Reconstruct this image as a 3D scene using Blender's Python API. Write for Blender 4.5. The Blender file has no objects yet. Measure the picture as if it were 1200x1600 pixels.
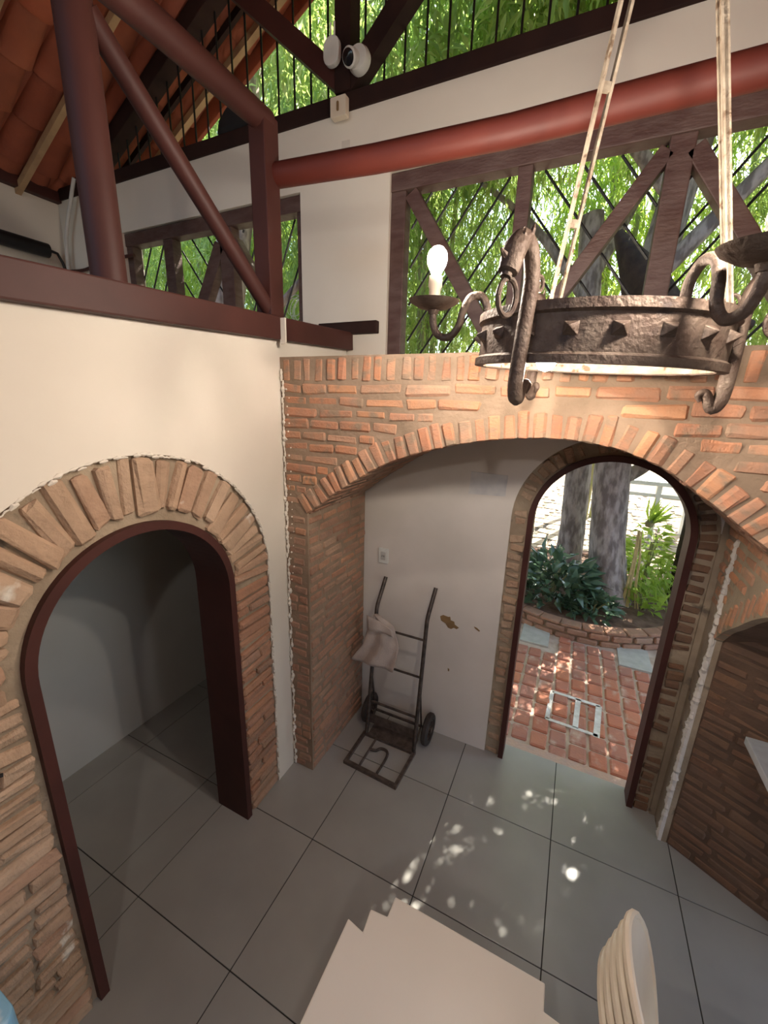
import bpy, bmesh, math, random
import numpy as np
from mathutils import Vector, Matrix
random.seed(7); rng = np.random.default_rng(7)
sc = bpy.context.scene
col = sc.collection
PI = math.pi

# ---------------------------------------------------------------- camera
cd = bpy.data.cameras.new('camera'); cam = bpy.data.objects.new('camera', cd); col.objects.link(cam)
sc.camera = cam
F_PX, PITCH, YAW, ROLL = 628.618, 0.264769, -0.437850, 0.029566
cd.sensor_fit = 'VERTICAL'; cd.sensor_height = 24.0; cd.lens = F_PX*24.0/1600.0
cd.clip_start = 0.02; cd.clip_end = 200
cp, sp, cy_, sy_ = math.cos(PITCH), math.sin(PITCH), math.cos(YAW), math.sin(YAW)
YAW_F = Vector((sy_*cp, cy_*cp, -sp)); R0 = Vector((cy_, -sy_, 0)); U0 = R0.cross(YAW_F)
c_, s_ = math.cos(ROLL), math.sin(ROLL)
RX = c_*R0 + s_*U0; UX = -s_*R0 + c_*U0
m = Matrix((RX, UX, -YAW_F)).transposed().to_4x4(); m.translation = Vector((1.02559, -1.97796, 2.35526))
cam.matrix_world = m

# ---------------------------------------------------------------- world, sun, exposure
SUN_EL = math.radians(52); SUN_DIR = Vector((0.34, 0.94, 0)).normalized()*math.cos(SUN_EL) + Vector((0, 0, math.sin(SUN_EL)))
w = bpy.data.worlds.new('world'); sc.world = w; w.use_nodes = True
nt = w.node_tree; bg = nt.nodes['Background']
sky = nt.nodes.new('ShaderNodeTexSky'); sky.sky_type = 'NISHITA'; sky.sun_disc = False
sky.sun_elevation = SUN_EL; sky.sun_rotation = math.atan2(SUN_DIR.x, SUN_DIR.y)
sky.air_density = 1.0; sky.dust_density = 2.5
nt.links.new(sky.outputs[0], bg.inputs[0]); bg.inputs[1].default_value = 0.75
sd = bpy.data.lights.new('sun', 'SUN'); sd.energy = 30.0; sd.angle = math.radians(0.25); sd.color = (1, .93, .8)
so = bpy.data.objects.new('sun', sd); col.objects.link(so); so.rotation_euler = SUN_DIR.to_track_quat('Z', 'Y').to_euler(); so.location = (3, 12, 12)
BULB = 800.0            # radiance of the visible filament bulbs
FILL_WATTS = 31.0        # watts of the unseen lamps added as fill for the room
vs = sc.view_settings; vs.view_transform = 'Standard'; vs.look = 'None'; vs.exposure = 0.0; vs.gamma = 1.0; vs.use_curve_mapping = False
sc.cycles.max_bounces = 7; sc.cycles.diffuse_bounces = 4; sc.cycles.transmission_bounces = 6; sc.cycles.sample_clamp_indirect = 6

# ---------------------------------------------------------------- materials
def mat(name, c1, c2=None, rough=.7, scale=8, bump=0.0, bscale=40, metal=0.0, detail=4, spec=.5, per=None, ramp=None, lo=.35, hi=.65,
        coat=0, stretch=None, trans=0.0, third=None, third_scale=3, third_lo=.6, third_hi=.7):
    M = bpy.data.materials.new(name); M.use_nodes = True; t = M.node_tree; N = t.nodes; L = t.links
    b = N['Principled BSDF']; b.inputs['Roughness'].default_value = rough; b.inputs['Metallic'].default_value = metal
    b.inputs['Specular IOR Level'].default_value = spec; b.inputs['Coat Weight'].default_value = coat
    tc = N.new('ShaderNodeTexCoord'); src = tc.outputs['Object']
    if stretch:
        mp = N.new('ShaderNodeMapping'); mp.inputs['Scale'].default_value = stretch; L.new(src, mp.inputs[0]); src = mp.outputs[0]
    if per == 'object':   # shift the pattern from piece to piece
        oi = N.new('ShaderNodeObjectInfo'); va = N.new('ShaderNodeVectorMath'); va.operation = 'MULTIPLY_ADD'
        L.new(oi.outputs['Random'], va.inputs[0]); va.inputs[1].default_value = (37, 53, 71); L.new(src, va.inputs[2]); src = va.outputs[0]
    n = N.new('ShaderNodeTexNoise'); n.inputs['Scale'].default_value = scale; n.inputs['Detail'].default_value = detail; L.new(src, n.inputs['Vector'])
    r = N.new('ShaderNodeValToRGB'); r.color_ramp.elements[0].position = lo; r.color_ramp.elements[1].position = hi
    c2 = c2 or tuple(x*.85 for x in c1)
    r.color_ramp.elements[0].color = (*c1, 1); r.color_ramp.elements[1].color = (*c2, 1); L.new(n.outputs['Fac'], r.inputs[0])
    out = r.outputs[0]
    if ramp:
        rr = N.new('ShaderNodeValToRGB'); e = rr.color_ramp.elements
        while len(e) > 1: e.remove(e[0])
        e[0].position = 0; e[0].color = (*ramp[0], 1)
        for i, q in enumerate(ramp[1:], 1):
            x = e.new(i/(len(ramp)-1)); x.color = (*q, 1)
        if per == 'object': L.new(oi.outputs['Random'], rr.inputs[0])
        else:
            g = N.new('ShaderNodeNewGeometry'); L.new(g.outputs['Random Per Island'], rr.inputs[0])
        mx = N.new('ShaderNodeMixRGB'); mx.inputs[0].default_value = .45; L.new(rr.outputs[0], mx.inputs[1]); L.new(out, mx.inputs[2]); out = mx.outputs[0]
    if third:
        n3 = N.new('ShaderNodeTexNoise'); n3.inputs['Scale'].default_value = third_scale; n3.inputs['Detail'].default_value = 6; L.new(src, n3.inputs['Vector'])
        r3 = N.new('ShaderNodeValToRGB'); r3.color_ramp.elements[0].position = third_lo; r3.color_ramp.elements[1].position = third_hi; L.new(n3.outputs['Fac'], r3.inputs[0])
        mx = N.new('ShaderNodeMixRGB'); L.new(r3.outputs[0], mx.inputs[0]); L.new(out, mx.inputs[1]); mx.inputs[2].default_value = (*third, 1); out = mx.outputs[0]
    L.new(out, b.inputs['Base Color'])
    if bump:
        nb = N.new('ShaderNodeTexNoise'); nb.inputs['Scale'].default_value = bscale; nb.inputs['Detail'].default_value = 6; L.new(src, nb.inputs['Vector'])
        bp = N.new('ShaderNodeBump'); bp.inputs['Strength'].default_value = bump; bp.inputs['Distance'].default_value = .01
        L.new(nb.outputs['Fac'], bp.inputs['Height']); L.new(bp.outputs[0], b.inputs['Normal'])
    if trans:
        tr = N.new('ShaderNodeBsdfTranslucent'); L.new(out, tr.inputs[0]); ms = N.new('ShaderNodeMixShader'); ms.inputs[0].default_value = trans
        L.new(b.outputs[0], ms.inputs[1]); L.new(tr.outputs[0], ms.inputs[2]); L.new(ms.outputs[0], N['Material Output'].inputs[0])
    return M
PLASTER = mat('plaster', (.68, .62, .54), (.63, .57, .49), .85, 1.6, .12, 14)
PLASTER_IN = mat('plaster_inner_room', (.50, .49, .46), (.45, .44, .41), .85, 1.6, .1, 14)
PLASTER_ALC = mat('plaster_alcove', (.68, .62, .57), (.60, .55, .50), .85, 2.2, .15, 18)
MAROON = mat('maroon_paint', (.064, .020, .016), (.050, .016, .013), .55, 5, .05, 30, spec=.28)
MAROON_LOG = mat('maroon_log_paint', (.11, .020, .012), (.09, .017, .011), .55, 5, .05, 30, spec=.35)
TIMBER = mat('weathered_timber', (.065, .028, .022), (.10, .058, .048), .55, 9, .35, 26, stretch=(1, 1, 3))
DARKWOOD = mat('dark_timber', (.020, .009, .008), (.030, .013, .010), .75, 6, .1, 20, spec=.2)
MORTAR_D = mat('dark_mortar', (.145, .085, .055), (.10, .062, .042), .95, 7, .6, 45)  # darker brown mortar for the splay wall and rib vault
MORTAR = mat('mortar', (.30, .21, .145), (.22, .155, .105), .95, 7, .6, 45)
MORTAR_G = mat('mortar_pale', (.36, .28, .20), (.26, .195, .135), .95, 6, .7, 40, third=(.13, .10, .075), third_scale=9, third_lo=.62, third_hi=.7)
BRICK = mat('brick_orange', (.52, .22, .11), (.36, .19, .12), .9, 22, .5, 90, per='object',
            ramp=[(.50, .22, .11), (.33, .19, .13), (.44, .21, .12), (.33, .26, .19), (.40, .18, .11), (.40, .27, .19), (.52, .28, .15), (.27, .18, .13)],
            third=(.27, .19, .13), third_scale=11, third_lo=.53, third_hi=.66)
BRICK_OLD = mat('brick_old_tan', (.44, .30, .20), (.30, .20, .13), .95, 16, .8, 60, per='object',
            ramp=[(.46, .30, .20), (.38, .26, .18), (.50, .36, .26), (.34, .22, .15), (.45, .25, .17)], third=(.62, .57, .50), third_scale=7, third_lo=.66, third_hi=.72)
BRICK_JAMB = mat('brick_jamb', (.40, .21, .13), (.26, .15, .10), .9, 20, .7, 80, per='object', ramp=[(.46, .23, .13), (.34, .21, .15), (.42, .20, .12), (.24, .15, .11), (.38, .26, .18)])
BRICK_DARK = mat('dark_brick', (.20, .105, .06), (.13, .08, .055), .92, 14, .5, 60, per='object', ramp=[(.21, .10, .055), (.16, .10, .07), (.23, .125, .07), (.14, .085, .058)])  # darker brown brick for the splay wall and right door surround
PAVER = mat('brick_paver', (.46, .15, .085), (.33, .12, .08), .85, 14, .3, 60, per='object',
            ramp=[(.55, .20, .11), (.46, .19, .13), (.38, .21, .17), (.60, .24, .13), (.34, .20, .17)], third=(.56, .40, .32), third_scale=9, third_lo=.56, third_hi=.72)
PAVEJOINT = mat('paver_joint', (.62, .50, .42), (.45, .33, .26), .95, 9, .3, 50)
TILE = mat('floor_tile', (.37, .36, .335), (.33, .32, .30), .26, 3.2, .02, 60, per='object')
GROUT = mat('grout', (.045, .042, .04), None, .9)
CLAY = mat('clay_roof_tile', (.36, .085, .035), (.22, .055, .028), .8, 7, .3, 40, per='object', ramp=[(.36, .085, .035), (.25, .065, .035), (.44, .14, .07), (.30, .085, .05)])
CAIBRO = mat('rafter_wood_pale', (.46, .30, .16), (.36, .22, .12), .7, 9, .1, 30)
CONC = mat('concrete_slab', (.50, .48, .44), (.42, .40, .36), .9, 14, .2, 80)
CONC_W = mat('white_mortar', (.78, .76, .74), (.6, .56, .52), .9, 20, .3, 80)
FLAG = mat('flagstone', (.36, .28, .18), (.26, .20, .14), .9, 5, .3, 30, per='object', ramp=[(.38, .29, .19), (.30, .24, .17), (.44, .35, .24)])
SOIL = mat('soil', (.11, .06, .035), (.20, .12, .08), .95, 12, .8, 30)
EARTH = mat('outdoor_ground', (.30, .24, .16), (.22, .18, .11), .95, 1.5, .3, 10)
BARK = mat('bark', (.40, .33, .30), (.18, .14, .125), .95, 16, 1.0, 30, stretch=(1, 1, .35), lo=.4, hi=.6)
BARK_D = mat('bark_dark', (.035, .022, .018), (.06, .04, .03), .95, 14, .8, 30)
RUST = mat('rusty_iron', (.075, .046, .034), (.135, .098, .075), .62, 22, .5, 90, metal=.35, third=(.045, .03, .026), third_scale=14, third_lo=.58, third_hi=.68)
RUST_PALE = mat('rusty_pale_iron', (.40, .33, .25), (.25, .19, .135), .7, 26, .4, 90, metal=.2, third=(.14, .085, .05), third_scale=34, third_lo=.58, third_hi=.66)
IRON = mat('black_iron', (.012, .011, .012), None, .45, metal=.3)
TRUCK = mat('worn_black_steel', (.05, .04, .036), (.11, .085, .07), .45, 30, .3, 80, metal=.5)
TRUCK_TOE = mat('worn_toe_steel', (.16, .12, .10), (.09, .07, .06), .5, 30, .3, 80, metal=.5)
RUBBER = mat('rubber', (.03, .024, .022), (.05, .04, .034), .85, 20, .2, 60)
CLOTH = mat('grey_pink_cloth', (.50, .42, .37), (.42, .35, .31), .95, 12, .4, 160)
WPLASTIC = mat('white_plastic', (.84, .82, .76), (.81, .79, .73), .38, 3, .02, 30)
CPLASTIC = mat('cream_plastic', (.74, .66, .53), (.68, .59, .46), .42, 5, .03, 30)
WHITE = mat('white_device', (.72, .72, .68), None, .4)
BLACK = mat('black_gloss', (.01, .01, .012), None, .15)
BLACKF = mat('black_fabric', (.012, .012, .014), None, .9)
STEEL = mat('brushed_steel', (.62, .68, .74), (.56, .61, .67), .3, 30, .05, 60, metal=.4)
LEAF_B = mat('bamboo_leaf', (.34, .48, .12), (.22, .36, .09), .5, 2.5, per=None, ramp=[(.22, .34, .07), (.46, .58, .14), (.30, .46, .12), (.58, .64, .24), (.16, .28, .08)], trans=.55)
LEAF_Y = mat('bright_leaf', (.48, .60, .09), (.34, .52, .08), .45, 2.5, ramp=[(.34, .50, .07), (.50, .62, .12), (.22, .40, .06)], trans=.5)
LEAF_D = mat('dark_glossy_leaf', (.06, .11, .06), (.09, .15, .09), .22, 6, ramp=[(.05, .09, .05), (.10, .17, .10), (.15, .23, .16), (.07, .12, .07)], trans=.12)
LEAF_C = mat('canopy_leaf', (.10, .20, .05), (.07, .14, .04), .5, 2.5, ramp=[(.10, .20, .05), (.16, .28, .07), (.07, .14, .04)], trans=.3)
CULM = mat('bamboo_culm', (.22, .24, .09), (.30, .27, .13), .5, 8)
ROOT_Y = mat('aerial_root', (.60, .46, .20), (.45, .33, .15), .8, 20)
PAPER = mat('faded_blue_paper', (.60, .58, .56), (.50, .49, .50), .8, 14)
CHIPM = mat('bare_render', (.26, .16, .07), (.20, .12, .055), .95, 20, .3, 60)
BLUECARD = mat('blue_and_white_plastic', (.25, .50, .70), (.80, .84, .86), .4, 4, lo=.48, hi=.52)
GREYV = mat('grey_conduit', (.52, .50, .47), None, .6)
def emis(name, c, s):
    M = bpy.data.materials.new(name); M.use_nodes = True; b = M.node_tree.nodes['Principled BSDF']
    b.inputs['Base Color'].default_value = (*c, 1); b.inputs['Emission Color'].default_value = (*c, 1); b.inputs['Emission Strength'].default_value = s; return M
GLOW = emis('lit_bulb', (1.0, .88, .74), BULB)

# ---------------------------------------------------------------- helpers
def tag(o, label=None, cat=None, group=None, kind=None):
    if label: o['label'] = label
    if cat: o['category'] = cat
    if group: o['group'] = group
    if kind: o['kind'] = kind
    return o
def empty(name, loc=(0, 0, 0), label=None, cat=None, group=None, rot=(0, 0, 0)):
    o = bpy.data.objects.new(name, None); o.empty_display_size = .1; col.objects.link(o); o.location = loc; o.rotation_euler = rot
    return tag(o, label, cat, group)
class MB:
    def __init__(s): s.v = []; s.f = []
    def add(s, vs_, fs):
        k = len(s.v); s.v += [tuple(x) for x in vs_]; s.f += [tuple(i+k for i in f) for f in fs]; return s
    def box(s, a, b):
        x0, y0, z0 = a; x1, y1, z1 = b
        return s.add([(x0,y0,z0),(x1,y0,z0),(x1,y1,z0),(x0,y1,z0),(x0,y0,z1),(x1,y0,z1),(x1,y1,z1),(x0,y1,z1)],
                     [(3,2,1,0),(4,5,6,7),(0,1,5,4),(1,2,6,5),(2,3,7,6),(3,0,4,7)])
    def beam(s, p0, p1, w_, h, up=(0, 0, 1)):
        p0, p1 = Vector(p0), Vector(p1); d = (p1-p0).normalized(); u = Vector(up); x = d.cross(u)
        if x.length < 1e-3: x = d.cross(Vector((0, 1, 0)))
        x.normalize(); u = x.cross(d).normalized(); r = []
        for q in (p0, p1):
            for a, b in ((-1,-1),(1,-1),(1,1),(-1,1)): r.append(q + x*a*w_/2 + u*b*h/2)
        return s.add(r, [(0,1,2,3),(7,6,5,4),(0,4,5,1),(1,5,6,2),(2,6,7,3),(3,7,4,0)])
    def tube(s, pts, r, n=10, caps=True, flat=1.0):
        pts = [Vector(q) for q in pts]; rs = r if isinstance(r, (list, tuple)) else [r]*len(pts); k = len(s.v); ring = []
        d0 = (pts[1]-pts[0]).normalized(); x = d0.orthogonal().normalized()
        for i, q in enumerate(pts):
            d = (pts[min(i+1, len(pts)-1)]-pts[max(i-1, 0)]).normalized(); x = (x - d*x.dot(d)).normalized(); y = d.cross(x)
            for j in range(n):
                a = 2*PI*j/n; s.v.append(tuple(q + x*math.cos(a)*rs[i] + y*math.sin(a)*rs[i]*flat))
        for i in range(len(pts)-1):
            for j in range(n):
                a = k+i*n+j; b = k+i*n+(j+1) % n; s.f.append((a, b, b+n, a+n))
        if caps: s.f.append(tuple(k+j for j in range(n))[::-1]); s.f.append(tuple(k+(len(pts)-1)*n+j for j in range(n)))
        return s
    def lathe(s, prof, n=24, c=(0, 0, 0), axis='z', close=False):
        k = len(s.v); m_ = len(prof)
        for i in range(n):
            a = 2*PI*i/n; ca, sa = math.cos(a), math.sin(a)
            for r, z in prof:
                if axis == 'z': q = (r*ca, r*sa, z)
                elif axis == 'x': q = (z, r*ca, r*sa)
                else: q = (r*sa, z, r*ca)
                s.v.append((q[0]+c[0], q[1]+c[1], q[2]+c[2]))
        for i in range(n):
            for j in range(m_ if close else m_-1):
                a = k+i*m_+j; b = k+((i+1) % n)*m_+j; a2 = k+i*m_+(j+1) % m_; b2 = k+((i+1) % n)*m_+(j+1) % m_
                s.f.append((a, b, b2, a2))
        return s
    def slab(s, outline, ax, d0, d1):
        """extrude a closed 2-D outline along axis ax (0 x, 1 y, 2 z)"""
        def P(u, v, d): return (d, u, v) if ax == 0 else ((u, d, v) if ax == 1 else (u, v, d))
        k = len(s.v); n = len(outline)
        for d in (d0, d1):
            for u, v in outline: s.v.append(P(u, v, d))
        s.f.append(tuple(k+i for i in range(n))[::-1]); s.f.append(tuple(k+n+i for i in range(n)))
        for i in range(n): j = (i+1) % n; s.f.append((k+i, k+j, k+n+j, k+n+i))
        return s
    def build(s, name, material, parent=None, smooth=False, bevel=0, recalc=True, loc=None):
        me = bpy.data.meshes.new(name); me.from_pydata(s.v, [], s.f); me.validate()
        if recalc or bevel:
            b = bmesh.new(); b.from_mesh(me)
            if recalc: bmesh.ops.recalc_face_normals(b, faces=b.faces)
            if bevel:
                bmesh.ops.bevel(b, geom=[e for e in b.edges if len(e.link_faces) == 2 and e.calc_face_angle(0) > .5], offset=bevel, segments=2, affect='EDGES', profile=.6)
            b.to_mesh(me); b.free()
        if smooth:
            me.shade_smooth() if hasattr(me, 'shade_smooth') else None
            try: me.set_sharp_from_angle(angle=math.radians(42))
            except Exception: pass
        me.materials.append(material)
        o = bpy.data.objects.new(name, me); col.objects.link(o)
        if parent: o.parent = parent
        if loc: o.location = loc
        return o
def struct(o): o['kind'] = 'structure'; return o
def arc(cu, cv, r, a0, a1, n): return [(cu+r*math.cos(math.radians(a0+(a1-a0)*i/n)), cv+r*math.sin(math.radians(a0+(a1-a0)*i/n))) for i in range(n+1)]
def smoothpts(pts, k=5):
    """Catmull-Rom through points"""
    P = [Vector(q) for q in pts]; P = [2*P[0]-P[1]] + P + [2*P[-1]-P[-2]]; o = []
    for i in range(1, len(P)-2):
        for j in range(k):
            t = j/k; a, b, c, d = P[i-1:i+3]
            o.append(.5*((2*b)+(c-a)*t+(2*a-5*b+4*c-d)*t*t+(3*b-a-3*c+d)*t**3))
    return o + [P[-2]]

# brick meshes: unit bricks with rough chamfered edges, mesh data shared between pieces
def brick_mesh(name, L_, H_, D_, rough, material, seed):
    r = random.Random(seed); b = bmesh.new(); bmesh.ops.create_cube(b, size=1)
    for v in b.verts: v.co = Vector((v.co.x*L_, v.co.y*D_, v.co.z*H_)) + Vector((r.uniform(-1, 1), r.uniform(-.6, .6), r.uniform(-1, 1)))*rough
    bmesh.ops.bevel(b, geom=list(b.edges), offset=min(H_, D_)*.20, segments=1, affect='EDGES')
    for v in b.verts: v.co += Vector((r.uniform(-1, 1), r.uniform(-1, 1), r.uniform(-1, 1)))*rough*.5
    me = bpy.data.meshes.new(name); b.to_mesh(me); b.free(); me.materials.append(material); return me
def brick_set(name, L_, H_, D_, rough, material, k=8): return [brick_mesh(name, L_, H_, D_, rough, material, 100+i) for i in range(k)]
def put(name, me, parent, M_):
    o = bpy.data.objects.new(name, me); col.objects.link(o); o.parent = parent; o.matrix_local = M_; return o
BL, BH, BD = .19, .046, .05
SET_O = brick_set('brick', BL, BH, BD, .0055, BRICK, 14); SET_OLD = brick_set('brick', BL, BH, BD, .0085, BRICK_OLD, 12)
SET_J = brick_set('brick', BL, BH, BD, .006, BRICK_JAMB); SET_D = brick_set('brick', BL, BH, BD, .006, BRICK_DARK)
def place_brick(parent, S, center, u, n, length, height, name='brick', proud=.008, jit=.03):
    """centre on the face, u = long direction, n = outward normal; proud = how far the face stands out"""
    u = Vector(u).normalized(); n = Vector(n).normalized(); v = n.cross(u)
    a = random.uniform(-jit, jit)
    u2 = (u*math.cos(a)+v*math.sin(a)); v2 = n.cross(u2)
    R = Matrix((u2, -n, v2)).transposed()   # local x=u, y=-n (depth), z=v
    p_ = random.uniform(proud*.35, proud*1.3)
    M_ = Matrix.Translation(Vector(center) - n*(BD/2 - p_)) @ R.to_4x4() @ Matrix.Diagonal((length/BL, 1, height/BH, 1))
    if random.random() < .5: M_ = M_ @ Matrix.Diagonal((-1, 1, -1, 1))
    return put(name, random.choice(S), parent, M_)
def course_fill(parent, S, org, u, v, n, U, V, inside, pitch=.06, h=.046, lens=(.13, .21), gap=.014, proud=.008, vstart=0, minlen=.04, jit=.02):
    """horizontal brick courses over the rectangle U x V in the plane org + u*a + v*b; a brick stays where inside(a, b) holds along it"""
    org, u, v = Vector(org), Vector(u), Vector(v); b = V[0]+pitch/2; cnt = 0
    while b + h/2 <= V[1]+.004:
        a = U[0] + random.uniform(-.10, 0)
        while a < U[1]:
            L_ = random.uniform(*lens); a0, a1 = max(a, U[0]), min(a+L_, U[1])
            # clip to the inside run
            ok = [a0+(a1-a0)*t for t in [i/16 for i in range(17)] if inside(a0+(a1-a0)*t, b-h/2) and inside(a0+(a1-a0)*t, b+h/2)]
            if ok and ok[-1]-ok[0] >= minlen:
                hh = h*random.uniform(.88, 1.08)
                place_brick(parent, S, org+u*((ok[0]+ok[-1])/2)+v*(b+random.uniform(-.002, .002)), u, n, ok[-1]-ok[0], hh, proud=proud, jit=jit); cnt += 1
            a += L_+gap
        b += pitch
    return cnt

# ================================================================ SETTING
# ---- floor: tiles 60 cm, each its own piece
fl = MB().box((-3.4, -5.2, -.12), (4.2, .57, -.004)).build('floor', GROUT); struct(fl)
def tile(x0, x1, y0, y1):
    g = .0025
    MB().box((x0+g, y0+g, -.012), (x1-g, y1-g, 0)).build('floor_tile', TILE, fl, bevel=.0012)
for j in range(-9, 1):
    y0, y1 = .6*j, min(.6*j+.6, .57)
    tile(-.81, -.6, y0, y1)
    for i in range(-1, 7): tile(.6*i, .6*i+.6, y0, y1)
    for i in range(0, 2): tile(-.81-.6*(i+1), -.81-.6*i, y0, y1)

# ---- left wall with the arched doorway
AY, AZ, AR, ARO = -1.07, 1.47, .42, .68
wl = MB().slab([(-5.2, 0), (AY-ARO, 0)] + arc(AY, AZ, ARO, 180, 0, 36) + [(AY+ARO, 0), (-.24, 0), (.42, 0), (.42, 2.675), (-5.2, 2.40)], 0, -.62, -.4).build('wall_left', PLASTER); struct(wl)
out_pts = [(AY-ARO, 0)] + arc(AY, AZ, ARO, 180, 0, 36) + [(AY+ARO, 0)]
in_pts = [(AY+AR, 0)] + arc(AY, AZ, AR, 0, 180, 36) + [(AY-AR, 0)]
MB().slab(out_pts + in_pts, 0, -.61, -.420).build('mortar_bed', MORTAR_G, wl)
k = 0; a = -2.0
while a < 182:
    wdt = random.uniform(.052, .085) if 20 < a < 182 else .05
    step = math.degrees((wdt)/((AR+ARO)/2)); am = math.radians(a+step/2)
    d = Vector((0, math.cos(am), math.sin(am)))
    rin, rout = AR+random.uniform(.03, .05) if a > 40 else AR+random.uniform(.015, .035), ARO-random.uniform(.0, .03)
    c = Vector((-.412, AY, AZ)) + d*((rin+rout)/2)
    o = place_brick(wl, SET_OLD, c, d, (1, 0, 0), rout-rin, wdt-random.uniform(.002, .014), proud=.014, jit=.07); o.scale[2] *= 1
    a += step
for side, S in ((1, SET_J), (-1, SET_OLD)):
    z = .03
    while z < AZ-.02:
        h = random.uniform(.036, .050); span = ARO-AR
        if random.random() < .45: segs = [(.02, span-.004)]
        else: q = random.uniform(.35, .65); segs = [(.02, span*q-.006), (span*q+.006, span-.006)]
        for s0, s1 in segs:
            place_brick(wl, S, (-.412, AY+side*(AR+(s0+s1)/2), z), (0, 1, .05*side), (1, 0, 0), s1-s0, h, proud=.012, jit=.06)
        z += h+.013
# broken plaster edge round the brick ring
rnd = random.Random(3); mb = MB()
for i in range(150):
    if i < 60: y, z = AY+ARO, i/60*AZ; nrm = (1, 0)
    else:
        t = (i-60)/90*PI; y, z = AY+ARO*math.cos(t), AZ+ARO*math.sin(t); nrm = (math.cos(t), math.sin(t))
    rr_ = rnd.uniform(.003, .011); off = rnd.uniform(-.012, .004)
    mb.tube([(-.402, y+nrm[0]*off-nrm[1]*.014, z+nrm[1]*off+nrm[0]*.014), (-.402, y+nrm[0]*off*.6, z+nrm[1]*off*.6), (-.402, y+nrm[0]*off+nrm[1]*.014, z+nrm[1]*off-nrm[0]*.014)], [rr_*.4, rr_, rr_*.4], 6)
tag(mb.build('plaster_edge', PLASTER, wl, smooth=True), kind='stuff')
# timber frame of the left doorway
def arch_frame(name, cu, cv, r_out, th, ax, d0, d1, material, floor=0.0):
    o = [(cu-r_out, floor)] + arc(cu, cv, r_out, 180, 0, 40) + [(cu+r_out, floor)]
    ri = r_out-th
    i = [(cu+ri, floor)] + arc(cu, cv, ri, 0, 180, 40) + [(cu-ri, floor)]
    return MB().slab(o+i, ax, d0, d1).build(name, material)
f1 = arch_frame('door_1', AY, AZ, AR+.004, .034, 0, -.622, -.392, MAROON); struct(f1)
# ---- room behind the left wall
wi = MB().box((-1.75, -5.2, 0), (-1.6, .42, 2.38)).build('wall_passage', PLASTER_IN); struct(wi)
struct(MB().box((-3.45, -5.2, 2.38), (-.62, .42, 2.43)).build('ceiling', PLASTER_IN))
struct(MB().box((-3.45, -5.2, 0), (-3.3, .57, 4.0)).build('wall_far_left', PLASTER))

# ---- brick arch mass in front of the alcove
APTS = [(-.25, 1.76), (-.208, 1.79), (-.10, 1.875), (.04, 1.97), (.204, 2.072), (.41, 2.15), (.625, 2.206), (.80, 2.232), (.951, 2.24), (1.132, 2.223), (1.24, 2.19), (1.348, 2.14), (1.519, 2.021), (1.665, 1.906), (1.85, 1.74), (2.1, 1.50), (2.35, 1.22), (2.6, .9)]
ap = [(q.x, q.y) for q in smoothpts([(x, z, 0) for x, z in APTS], 3)]
def arch_z(x):
    for (x0, z0), (x1, z1) in zip(ap, ap[1:]):
        if x0 <= x <= x1: return z0+(z1-z0)*(x-x0)/(x1-x0)
    return -1 if (x < -.25 or x > 2.6) else ap[-1][1]
BY, TOPZ = -.24, 2.565
wb = MB().slab([(-.41, 0), (-.25, 0)] + ap + [(2.6, 0), (4.0, 0), (4.0, TOPZ), (-.41, TOPZ)], 1, BY, .43).build('wall_arch', MORTAR); struct(wb)
# soldier course along the top
x = -.385
while x < 2.6:
    wv = random.uniform(.046, .062)
    place_brick(wb, SET_O, (x+wv/2, BY, TOPZ-.062+random.uniform(-.004, .004)), (0, 0, 1), (0, -1, 0), random.uniform(.095, .112), wv-.002, proud=.009, jit=.05)
    x += wv+random.uniform(.008, .016)
# ring of voussoirs and two deeper rows in the soffit
seg = [0.0]
for (x0, z0), (x1, z1) in zip(ap, ap[1:]): seg.append(seg[-1]+math.hypot(x1-x0, z1-z0))
def on_arch(s):
    for i in range(len(seg)-1):
        if seg[i] <= s <= seg[i+1]+1e-9:
            t = (s-seg[i])/(seg[i+1]-seg[i]); (x0, z0), (x1, z1) = ap[i], ap[i+1]; d = Vector((x1-x0, 0, z1-z0)).normalized()
            return Vector((x0+(x1-x0)*t, 0, z0+(z1-z0)*t)), d
s = .0; RING = .118
while s < seg[-1]-.06:
    wv = random.uniform(.044, .060); q, d = on_arch(s+wv/2); nrm = Vector((-d.z, 0, d.x)); L_ = random.uniform(.095, .115)
    place_brick(wb, SET_O, Vector((q.x, BY, q.z))+nrm*(L_/2-.004), nrm, (0, -1, 0), L_, wv-.001, proud=.010, jit=.05)
    s += wv+random.uniform(.005, .013)
s = 0.0
while s < seg[-1]*.72:
    wv = .05; q, d = on_arch(s+wv/2); nrm = Vector((-d.z, 0, d.x))
    for r_ in range(3):
        if q.x < 2.0:
            place_brick(wb, SET_J, Vector((q.x, BY+.115+r_*.205, q.z)), (0, 1, 0), -nrm, .185, wv-.008, proud=.006, jit=.04)
    s += wv+.018
# coursed brickwork over the arch and down the pier
def above(a, b): return b > arch_z(a)+RING-.006 or a < -.25
course_fill(wb, SET_O, (0, BY, 0), (1, 0, 0), (0, 0, 1), (0, -1, 0), (-.385, 1.95), (1.80, TOPZ-.125), above, pitch=.0585, h=.050, lens=(.12, .22), gap=.012, jit=.03)
course_fill(wb, SET_J, (0, BY, 0), (1, 0, 0), (0, 0, 1), (0, -1, 0), (-.385, -.262), (0, 1.78), lambda a, b: True, pitch=.060, h=.047, lens=(.07, .12))
course_fill(wb, SET_J, (-.25, 0, 0), (0, 1, 0), (0, 0, 1), (1, 0, 0), (BY+.01, .42), (0, 1.79), lambda a, b: True, pitch=.060, h=.045, lens=(.12, .2))
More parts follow.
